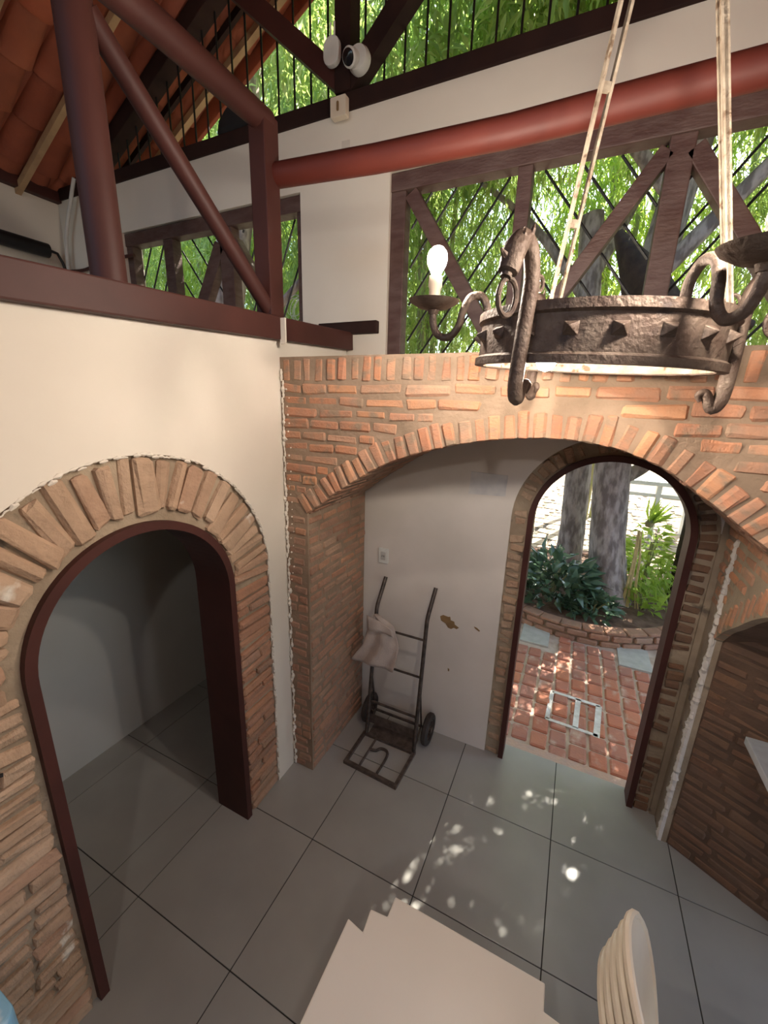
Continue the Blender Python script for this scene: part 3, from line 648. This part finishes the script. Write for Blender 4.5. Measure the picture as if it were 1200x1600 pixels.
for sx in (-1, 1):
    MB().tube([up_pt(sx, .50), (sx*HX, .13, .12)], .007, 8).build('rear_stay', TRUCK, ht, smooth=True)
    MB().tube([(sx*HX, .13, .12), (sx*HX, .0, .05)], .007, 8).build('axle_bracket', TRUCK, ht, smooth=True)
    wh = MB().lathe([(.072, -.022), (.100, -.022), (.110, -.012), (.110, .012), (.100, .022), (.072, .022)], 32, (sx*.235, .14, .11), 'x', close=True).build('wheel', RUBBER, ht, smooth=True)
    MB().lathe([(.072, -.012), (.060, -.012), (.060, .012), (.072, .012)], 28, (sx*.235, .14, .11), 'x', close=True).build('rim', TRUCK_TOE, wh, smooth=True)
    MB().lathe([(0, -.026), (.02, -.026), (.02, .026), (0, .026)], 16, (sx*.235, .14, .11), 'x').build('hub', TRUCK_TOE, wh, smooth=True)
    sp_ = MB()
    for q in range(5): t = q*2*PI/5; sp_.beam((sx*.235, .14+.018*math.cos(t), .11+.018*math.sin(t)), (sx*.235, .14+.064*math.cos(t), .11+.064*math.sin(t)), .012, .012, (1, 0, 0))
    sp_.build('spokes', TRUCK_TOE, wh)
toe = MB(); T = lambda x, y: Vector((x, y, .012))
toe.beam(T(-.20, .0), T(-.20, -.285), .022, .022); toe.beam(T(.19, .0), T(.175, -.305), .022, .022); toe.beam(T(-.21, -.28), T(.185, -.30), .024, .024); toe.beam(T(-.19, -.01), T(.19, -.01), .02, .02)
toe.build('toe_frame', TRUCK_TOE, ht)
MB().tube(smoothpts([T(-.10, -.27), T(-.10, -.02)], 4), .008, 8).build('toe_bar', TRUCK_TOE, ht)
MB().tube(smoothpts([T(.03, -.285), T(.035, -.14), T(.02, -.085), T(-.03, -.08), T(-.055, -.11), T(-.095, -.12)], 4), .009, 8).build('toe_bar', TRUCK, ht, smooth=True)
MB().add([(-.17, .0, .02), (.18, .0, .02), (.18, .10, .028), (-.17, .10, .028), (-.17, .0, .016), (.18, .0, .016), (.18, .10, .024), (-.17, .10, .024)], [(0,1,2,3),(7,6,5,4),(0,4,5,1),(1,5,6,2),(2,6,7,3),(3,7,4,0)]).build('heel_plate', TRUCK_TOE, ht)
# cloth over the left handle
def cloth_obj():
    NX, NY = 26, 18; V_ = []; F_ = []
    outline_l = [(-.05, .955), (-.12, .83), (-.15, .72), (-.205, .585)]; outline_r = [(.0, .955), (.10, .87), (.135, .82), (.10, .62)]
    for j in range(NY+1):
        t = j/NY
        zl = np.interp(t, [0, .3, .6, 1], [.93, .80, .71, .58]); xl = np.interp(t, [0, .3, .6, 1], [-.075, -.12, -.14, -.225])
        zr = np.interp(t, [0, .2, .6, 1], [.95, .90, .76, .58]); xr = np.interp(t, [0, .2, .6, 1], [-.055, .075, .13, .105])
        for i in range(NX+1):
            s__ = i/NX; x = xl+(xr-xl)*s__; z = zl+(zr-zl)*s__ + .02*math.sin(s__*PI)*(1-t) - .012*t*math.sin(s__*9)
            y = .185 + .11*(z/1.0) + .05*0 - .028 - .014*math.sin(s__*11+t*2.2)*(.3+t) - .02*math.sin(s__*PI)
            V_.append((x, y, z))
    for j in range(NY):
        for i in range(NX): a = j*(NX+1)+i; F_.append((a, a+1, a+NX+2, a+NX+1))
    b = MB().add(V_, F_)
    # folded-over flap at the top
    k = len(b.v); N2 = 10; FV = []
    for j in range(5):
        for i in range(N2+1):
            s__ = i/N2; t = j/4; x = -.115+.20*s__+.02*t; z = .955-.02*abs(s__-.3)-.10*t*(1-.55*s__)-.05*s__; y = .185+.11*z-.062-.008*math.sin(s__*7)-.008*t
            FV.append((x, y, z))
    b.add(FV, [(j*(N2+1)+i, j*(N2+1)+i+1, (j+1)*(N2+1)+i+1, (j+1)*(N2+1)+i) for j in range(4) for i in range(N2)])
    o = b.build('draped_cloth', CLOTH, smooth=True, recalc=False)
    md = o.modifiers.new('s', 'SOLIDIFY'); md.thickness = .004; return o
tag(cloth_obj(), 'crumpled greyish cloth hung over the left upright of the hand truck', 'cloth')

# white plastic table with stepped corners
tb = empty('plastic_table', (.92, -1.42, 0), 'white plastic table with stepped corners at the bottom centre', 'table')
def stepped(e_=0):
    q = [(.239, .36), (.240, .298), (.298, .292), (.293, .228), (.352, .238)]; k_ = 1-e_/.35
    o = [(-a, b) for a, b in q[::-1]] + q + [(a, -b) for a, b in q[::-1]] + [(-a, -b) for a, b in q]
    return [(a*k_, b*k_) for a, b in o]
MB().slab(stepped(), 2, .715, .74).build('table_top', WPLASTIC, tb, bevel=.005)
sk = MB().slab(stepped(.03) , 2, .66, .7155).build('apron', WPLASTIC, tb)
for sx in (-1, 1):
    for sy in (-1, 1): MB().tube([(sx*.23, sy*.25, .66), (sx*.28, sy*.30, 0)], [.03, .02], 10).build('leg', WPLASTIC, tb, smooth=True)
# stacked plastic chairs
def chair(name, loc, rz_, label):
    c = empty(name, loc, label, 'chair', 'plastic chairs stacked at lower right', rot=(0, 0, rz_))
    # faces +x, back at x = -.20, waisted below and rounded above
    def bp(t, s__):
        z = .42+.518*math.sin(min(t, 1)*PI/2)**.8 if t > 0 else .42
        wv = (.192+.022*math.sin(PI*min(1, (z-.42)/.40)))*(math.sqrt(max(.02, 1-max(0, (z-.76)/.185)**2)))
        return (-.20-.26*(z-.42)+.040*(s__*wv/.2)**2, s__*wv, z)
    NB = 14; NZ = 12; V_ = []
    for th in (0, 1):
        for j in range(NZ+1):
            for i in range(NB+1):
                q = bp(j/NZ, -1+2*i/NB); V_.append((q[0]+(.012 if th else 0), q[1], q[2]))
    n1 = (NB+1)*(NZ+1); F_ = []
    for j in range(NZ):
        for i in range(NB):
            a = j*(NB+1)+i; slot = False
            q = (a, a+1, a+NB+2, a+NB+1)
            if not slot: F_.append(q); F_.append(tuple(x+n1 for x in q[::-1]))
    b = MB().add(V_, F_)
    per = [i for i in range(NB+1)] + [(j+1)*(NB+1)-1 for j in range(1, NZ+1)] + [NZ*(NB+1)+i for i in range(NB-1, -1, -1)] + [j*(NB+1) for j in range(NZ-1, 0, -1)]
    for x, y in zip(per, per[1:]+per[:1]): b.f.append((x, y, y+n1, x+n1))
    b.build('backrest', CPLASTIC, c, smooth=True)
    pts = [bp(t, -1) for t in np.linspace(0, 1, 13)] + [bp(1, u) for u in (-.3, .3)] + [bp(t, 1) for t in np.linspace(1, 0, 13)]
    MB().tube([(a+.006, b_, c_2) for a, b_, c_2 in pts], .0105, 8).build('back_rim', CPLASTIC, c, smooth=True)
    MB().slab([(-.21, -.19), (-.12, -.215), (.19, -.225), (.225, -.20), (.235, -.1), (.235, .1), (.225, .20), (.19, .225), (-.12, .215), (-.21, .19)], 2, .405, .428).build('seat', CPLASTIC, c, bevel=.008)
    for sy in (-1, 1):
        MB().tube([(.20, sy*.20, .41), (.24, sy*.22, 0)], [.026, .018], 8).build('leg', CPLASTIC, c, smooth=True)
        MB().tube([(-.18, sy*.18, .41), (-.25, sy*.21, 0)], [.026, .018], 8).build('leg', CPLASTIC, c, smooth=True)
    return c
labs = ['bottom cream plastic chair of the nested stack at lower right', 'second cream plastic chair from the bottom of the nested stack', 'third cream plastic chair up in the nested stack', 'fourth cream plastic chair up, just under the topmost', 'topmost cream plastic chair of the nested stack at lower right']
for k in range(5): chair('plastic_chair', (1.600+.008*k, -1.128+.001*k, .040*k), .0, labs[k])
# steel table in the right bay
st_ = empty('steel_table', (2.0, -.42, 0), 'shiny steel table whose corner shows at the right edge of the picture', 'table')
MB().box((-.136, -.80, .965), (.24, .434, 1.0)).build('table_top', STEEL, st_, bevel=.003)
for sx, sy in ((.20, -.30), (.20, -.74), (.0, -.74)): MB().tube([(sx, sy, 0), (sx, sy, .97)], .018, 10).build('leg', STEEL, st_, smooth=True)
bb = MB().slab(rounded(.20, .30, .03), 2, 0, .70).build('plastic_tub', BLUECARD, bevel=.008, loc=(-.26, -1.90, 0)); tag(bb, 'blue and white plastic tub standing by the left wall at the bottom corner', 'tub')
hk = MB().tube(smoothpts([(0, 0, 0), (.02, 0, 0), (.03, 0, .02), (.04, .02, .02)], 4), .006, 8).build('door_hook', IRON, smooth=True, loc=(-.40, -1.62, 1.25)); tag(hk, 'small black iron hook at left edge on the old brick surround', 'hook')

# ================================================================ GARDEN
gd = MB().box((-14, .60, -.30), (16, 22, -.055)).build('garden_ground', EARTH); struct(gd)
pv = MB().box((-1.2, .60, -.10), (3.6, 3.9, -.042)).build('garden_path', PAVEJOINT); struct(pv)
SETP = [brick_mesh('brick', .113, .145, .05, .003, PAVER, 300+i) for i in range(6)]
PCX, PCY, PR = 1.30, 3.66, 1.28
slabs = [(.764, 1.045, 2.07, 2.48), (1.69, 1.97, 2.08, 2.48)]
for i in range(-3, 12):
    off = random.uniform(0, .16)
    for j in range(0, 12):
        x, y = .80+.1335*i, .66+.164*j+off*.8
        if math.hypot(x-PCX, y-PCY) < PR+.07 or y < .72 and off < 0: continue
        if any(a-.05 < x < b+.05 and c-.06 < y < d+.06 for a, b, c, d in slabs): continue
        b_ = put('brick', random.choice(SETP), pv, Matrix.Translation((x+random.uniform(-.003, .003), y, -.05+random.uniform(-.002, .003))) @ Matrix.Rotation(random.uniform(-.02, .02), 4, 'Z') @ Matrix.Rotation(PI/2, 4, 'X'))
for a, b, c, d in slabs: MB().box((a, c, -.07), (b, d, -.022)).build('concrete_slab', CONC, pv, bevel=.004)
for a, b, wd in (((1.13, 1.36), (1.50, 1.35), .03), ((1.10, 1.00), (1.47, .99), .028), ((1.13, 1.37), (1.11, 1.0), .032), ((1.335, 1.36), (1.315, 1.0), .04), ((1.49, 1.35), (1.46, .97), .045)):
    MB().beam((a[0], a[1], -.024), (b[0], b[1], -.024), wd, .006).build('white_joint', CONC_W, pv)
# curved brick planter
pl = empty('tree_planter', (PCX, PCY, 0), 'round brick-edged planter bed around the tree trunks outside the door', 'planter')
MB().lathe([(0, .0), (PR-.1, .0), (PR-.1, .15), (.7, .17), (0, .2)], 60, (0, 0, -.06)).build('soil', SOIL, pl, smooth=True)
MB().lathe([(PR-.12, -.06), (PR+.022, -.06), (PR+.022, .115), (PR-.12, .115)], 60, close=True).build('mortar_core', MORTAR, pl)
SETR = [brick_mesh('brick', .19, .065, .10, .004, BRICK_JAMB, 400+i) for i in range(6)]
for cz, off in ((-.015, 0), (.062, .5), (.118, .2)):
    n = 38
    for k in range(n):
        t = 2*PI*(k+off)/n
        if cz > .1: M_ = Matrix.Translation((math.cos(t)*(PR-.03), math.sin(t)*(PR-.03), .118)) @ Matrix.Rotation(t+PI/2, 4, 'Z') @ Matrix.Diagonal((1.05, 1.4, .5, 1))
        else: M_ = Matrix.Translation((math.cos(t)*PR, math.sin(t)*PR, cz)) @ Matrix.Rotation(t+PI/2, 4, 'Z')
        put('brick', random.choice(SETR), pl, M_)
# flagstones beyond
fg = MB().box((-3.5, 5.05, -.12), (4.5, 14, -.048)).build('flagstone_yard', mat('flag_joint', (.09, .07, .05), None, .95)); struct(fg)
yy = 5.1
while yy < 12:
    xx = -3.2+random.uniform(0, .3); dy = random.uniform(.28, .42)
    while xx < 3.6:
        wv = random.uniform(.4, .75); q = [(xx+.02, yy+.02+random.uniform(0, .08)), (xx+wv*.5, yy+.015), (xx+wv-.02, yy+.02+random.uniform(0, .08)), (xx+wv-.02+random.uniform(-.05, .02), yy+dy-.02), (xx+.02+random.uniform(0, .08), yy+dy-.02)]
        if -1.0 < xx < 3.4: MB().slab(q, 2, -.06, -.03+random.uniform(0, .006)).build('flagstone', FLAG, fg, bevel=0)
        xx += wv
    yy += dy
# leaves
def leaves(name, P, D, L_, W_, material, parent=None, fold=.25, curl=.15, kind='stuff', share=None):
    """P centres, D directions (n,3), each leaf a folded lance of 4 triangles"""
    n = len(P); D = D/np.linalg.norm(D, axis=1)[:, None]; up_ = rng.normal(size=(n, 3))*.5+np.array([0, 0, 1.]); S = np.cross(D, up_); S /= np.linalg.norm(S, axis=1)[:, None]+1e-9; N_ = np.cross(S, D)
    L_ = L_*rng.uniform(.7, 1.25, n)[:, None]; W_ = W_*rng.uniform(.75, 1.2, n)[:, None]
    v = np.stack([P, P+D*L_*.45+S*W_*.5+N_*W_*fold, P+D*L_*.45, P+D*L_*.45-S*W_*.5+N_*W_*fold, P+D*L_-N_*L_*curl], 1).reshape(-1, 3)
    b = np.arange(n)[:, None]*5; f = np.stack([b+[[0, 1, 2]], b+[[0, 2, 3]], b+[[1, 4, 2]], b+[[2, 4, 3]]], 1).reshape(-1, 3)
    me = bpy.data.meshes.new(name); me.vertices.add(len(v)); me.vertices.foreach_set('co', v.ravel()); me.loops.add(f.size); me.loops.foreach_set('vertex_index', f.ravel().astype(np.int32))
    me.polygons.add(len(f)); me.polygons.foreach_set('loop_start', np.arange(0, f.size, 3, dtype=np.int32)); me.update(calc_edges=True); me.validate(); me.materials.append(material)
    o = bpy.data.objects.new(name, me); col.objects.link(o)
    if parent: o.parent = parent
    o['kind'] = kind; return o
def hang_cloud(n, sprays, ext, droop=.75, per=26, sl=.55):
    """leaves gathered on drooping sprays"""
    m_ = n//per; c = rng.uniform(-1, 1, (m_, 3))*np.array(ext); d = rng.normal(size=(m_, 3)); d[:, 2] = -abs(d[:, 2])-droop; d /= np.linalg.norm(d, axis=1)[:, None]
    t = rng.uniform(0, 1, (m_, per, 1)); P = c[:, None, :]+d[:, None, :]*t*sl+rng.normal(size=(m_, per, 3))*.05
    D = d[:, None, :]*.8+rng.normal(size=(m_, per, 3))*.55; D[:, :, 2] -= .35
    return P.reshape(-1, 3), D.reshape(-1, 3)
# bamboo clumps
def bamboo(loc, protof, leafmat, first, h, label, group, sc_=1, rot=0):
    r = empty('bamboo_clump', loc, label, 'bamboo', group, rot=(0, 0, rot)); r.scale = (sc_, sc_, sc_)
    for k in range(5):
        a = random.uniform(0, 2*PI); lean = random.uniform(.1, .7)
        MB().tube(smoothpts([(.15*math.cos(a), .15*math.sin(a), 0), (.25*math.cos(a), .25*math.sin(a), h*.4), ((.25+lean*.5)*math.cos(a), (.25+lean*.5)*math.sin(a), h*.75), ((.3+lean*1.4)*math.cos(a), (.3+lean*1.4)*math.sin(a), h*.97)], 4), [.035]*12+[.012], 7).build('culm', CULM, r, smooth=True)
    fo = bpy.data.objects.new('foliage', protof); col.objects.link(fo); fo.parent = r; fo.location = (0, 0, h*.62); fo['kind'] = 'stuff'; return r
P_, D_ = hang_cloud(15600, 0, (1.25, 1.1, 2.7)); fb = leaves('foliage', P_, D_, .17, .024, LEAF_B); FB = fb.data; bpy.data.objects.remove(fb)
P_, D_ = hang_cloud(9000, 0, (1.1, .9, 2.0)); fb = leaves('foliage', P_, D_, .19, .03, LEAF_Y); FY = fb.data; bpy.data.objects.remove(fb)
spots = []
for x in np.arange(-7.5, 8.5, 1.55): spots.append((x+random.uniform(-.3, .3), 4.6+random.uniform(-.4, .4), 6.0))
for x in np.arange(-11, 12, 2.1): spots.append((x+random.uniform(-.3, .3), 8.0+random.uniform(-.5, .5), 5.4 if 2.2 < x < 5.5 else 8.2))
for i, (x, y, h) in enumerate(spots):
    far_ = y > 6.5
    # keep the area right behind the doorway open below the leaves
    bamboo((x, y+(.5 if -.6 < x < 3.3 and not far_ else 0), -.06), FY if i % 4 == 1 else FB, None, h, 9,
           (('paler yellow-green ' if i % 4 == 1 else 'tall fine-leaved green ')+('bamboo clump of the far row behind the garden' if far_ else 'bamboo clump close outside the upper windows')), (('yellow-green ' if i % 4 == 1 else 'green ')+('bamboo of the far row' if far_ else 'bamboo close to the windows')), 1.0 if not far_ else 1.35, random.uniform(0, 6)) if not (-.2 < x < 3.2 and not far_) else None
# trees with bark trunks
def tree(loc, pts, rs, branches, label, M_=BARK, crown=None):
    r = empty('tree', loc, label, 'tree'); P2 = smoothpts(pts, 6); n = len(P2); R2 = list(np.interp(np.linspace(0, 1, n), np.linspace(0, 1, len(rs)), rs))
    b = MB(); k = 24
    b.tube(P2, R2, k)
    v = [Vector(q) for q in b.v]
    for i, q in enumerate(v):
        ring = min(i//k, n-1); c = P2[ring]; a = (i % k)/k*2*PI; q2 = c+(q-c)*(1+.07*math.sin(a*3+ring*.3)+.04*math.sin(a*7+ring)+random.uniform(-.02, .02)); b.v[i] = tuple(q2)
    b.build('trunk', M_, r, smooth=True)
    for bp_, br in branches: MB().tube(smoothpts(bp_, 5), list(np.linspace(br, br*.3, (len(bp_)-1)*5+1)), 10).build('branch', M_, r, smooth=True)
    if crown:
        P_, D_ = hang_cloud(*crown[0]); P_ += np.array(crown[1]); leaves('crown', P_, D_, .17, .045, LEAF_B, r)
    return r
tree((1.58, 3.42, .05), [(.03, -.05, 0), (.0, 0, .35), (-.08, .02, .9), (-.14, .05, 1.7), (-.15, .1, 3), (.1, .2, 5)], [.30, .215, .19, .19, .18, .15],
     [([(-.12, .05, 1.50), (.12, .1, 1.62), (.32, .12, 1.85), (.42, .2, 2.2)], .10), ([(-.1, .1, 3.6), (.8, -.2, 4.6), (1.8, -.6, 5.6)], .09), ([(0, .2, 4.4), (-.9, 0, 5.4), (-1.8, -.4, 6.2)], .08)],
     'thick grey-barked tree trunk in the middle of the garden doorway', crown=((34000, 0, (2.6, 1.9, .7), .5), (.3, -.6, 6.3)))
tree((1.12, 4.15, .05), [(.03, 0, 0), (.02, 0, .5), (-.02, 0, 1.2), (-.1, .05, 2.4), (-.3, .1, 4.6)], [.19, .165, .16, .15, .13],
     [([(-.2, .1, 3.6), (-1.0, .2, 4.6), (-2.0, .1, 5.4)], .08), ([(-.2, .1, 3.9), (.2, .8, 5.0), (.5, 1.4, 6.0)], .07)],
     'narrower tree trunk standing left behind the thick one', crown=((13000, 0, (2.2, 1.6, .8), .5), (-1.9, -1.2, 6.1)))
tree((1.55, 2.3, 2.6-2.66), [(.9, 1.4, 0), (.85, 1.2, 1.6), (.5, .6, 2.5), (.1, .45, 3.0), (-.15, .45, 3.5), (-.45, .5, 4.0)], [.16, .15, .18, .27, .20, .04],
     [([(.1, .4, 3.0), (.45, .45, 3.2), (.7, .5, 3.15)], .14)], 'dark leaning tree trunk seen through the big window behind the chandelier', BARK_D)
tree((-3.3, 1.9, -.06), [(0, 0, 0), (.1, 0, 1.5), (.3, 0, 3.0), (.5, .2, 4.6), (.6, .4, 6)], [.25, .22, .2, .17, .1],
     [([(.3, 0, 2.9), (.9, .1, 3.3), (1.6, .3, 4.0)], .08)], 'grey tree trunk with a side branch behind the small left window')
# low plants
def plant(name, loc, n, ext, L_, W_, M_, label, up_=.4, stems=8, sr=.008, stem_m=None):
    r = empty(name, loc, label, 'plant')
    ph = rng.uniform(0, 2*PI, n); rr_ = np.sqrt(rng.uniform(0, 1, n)); hz = rng.uniform(.1, 1, n)
    dome = np.sqrt(np.clip(1-rr_**2*.8, 0, 1)); P = np.stack([rr_*np.cos(ph)*ext[0], rr_*np.sin(ph)*ext[1], hz*ext[2]*dome], 1)
    D = np.stack([np.cos(ph)*.8, np.sin(ph)*.8, np.full(n, up_)], 1)+rng.normal(size=(n, 3))*.45
    leaves('foliage', P, D, L_, W_, M_, r)
    for k in range(stems):
        a = random.uniform(0, 6.28); q = random.uniform(.2, .7)
        MB().tube([(0.03*math.cos(a), .03*math.sin(a), -.03), (q*.5*ext[0]*math.cos(a), q*.5*ext[1]*math.sin(a), ext[2]*.4), (q*ext[0]*math.cos(a), q*ext[1]*math.sin(a), ext[2]*.75)], sr, 6).build('stem', stem_m or CULM, r)
    return r
plant('broadleaf_bush', (.98, 3.05, .10), 460, (.50, .45, .54), .21, .085, LEAF_D, 'dark green broad-leaved bush at the left foot of the trunks', .45)
plant('broadleaf_bush', (1.42, 2.78, .10), 130, (.26, .20, .26), .13, .07, LEAF_D, 'low grey-green leafy plant spilling over the planter edge', .3, 5)
plant('climbing_plant', (2.02, 3.72, .12), 420, (.26, .30, .95), .13, .055, LEAF_Y, 'bright yellow-green leafy plant climbing right of the thick trunk', .2, 6)
plant('arching_plant', (2.28, 3.25, .10), 130, (.34, .30, .35), .30, .020, LEAF_Y, 'low grassy yellow-green plant at the right end of the planter', .9, 3)
plant('broadleaf_bush', (1.98, 3.2, .10), 60, (.16, .16, .30), .13, .07, LEAF_Y, 'small lime-green leafy plant at the foot of the climbing plant', .6, 4)
plant('potted_shrub', (3.25, 5.3, -.03), 160, (.30, .30, .75), .14, .04, LEAF_Y, 'small green shrub in front of the stone yard at right', .4, 6, .012, BARK_D)
# bromeliad fan
br = empty('bromeliad', (1.93, 3.5, 1.05), 'spiky pale green bromeliad clinging high on the thick trunk', 'plant')
P_ = np.zeros((26, 3)); D_ = np.stack([rng.uniform(-.2, .9, 26), rng.uniform(-.6, .5, 26), rng.uniform(.4, 1.1, 26)], 1); leaves('foliage', P_, D_, .34, .04, LEAF_Y, br, kind='stuff')
MB().lathe([(0, 0), (.04, -.02), (.05, .03), (.02, .07), (0, .07)], 10).build('rosette_base', CULM, br, smooth=True)
# aerial roots
ar = empty('aerial_roots', (1.85, 3.2, .12), 'bundle of yellowish aerial roots hanging right of the thick trunk', 'roots')
for k in range(9):
    a = random.uniform(-.07, .07); MB().tube(smoothpts([(a*.4-.02, .1, .82+random.uniform(-.05, .08)), (a*.7, .06, .55), (a, .02, .25), (a*1.8+.02, -.06, 0)], 4), .007, 6).build('root', ROOT_Y, ar, smooth=True)
# pale garden bench
gbn = empty('garden_table', (2.35, 7.3, -.03), 'pale white garden table far behind the plants at upper right of the doorway', 'table')
MB().box((-.5, -.35, 1.02), (.9, .35, 1.10)).build('table_top', WHITE, gbn, bevel=.01)
for sx, sy in ((-.4, -.28), (.2, -.28), (-.4, .28), (.8, .28), (.8, -.28)): MB().box((sx-.04, sy-.04, 0), (sx+.04, sy+.04, 1.02)).build('leg', WHITE, gbn)
MB().box((-.45, -.30, .80), (.85, -.25, .86)).build('rail', WHITE, gbn)
print('objects', len(bpy.data.objects))
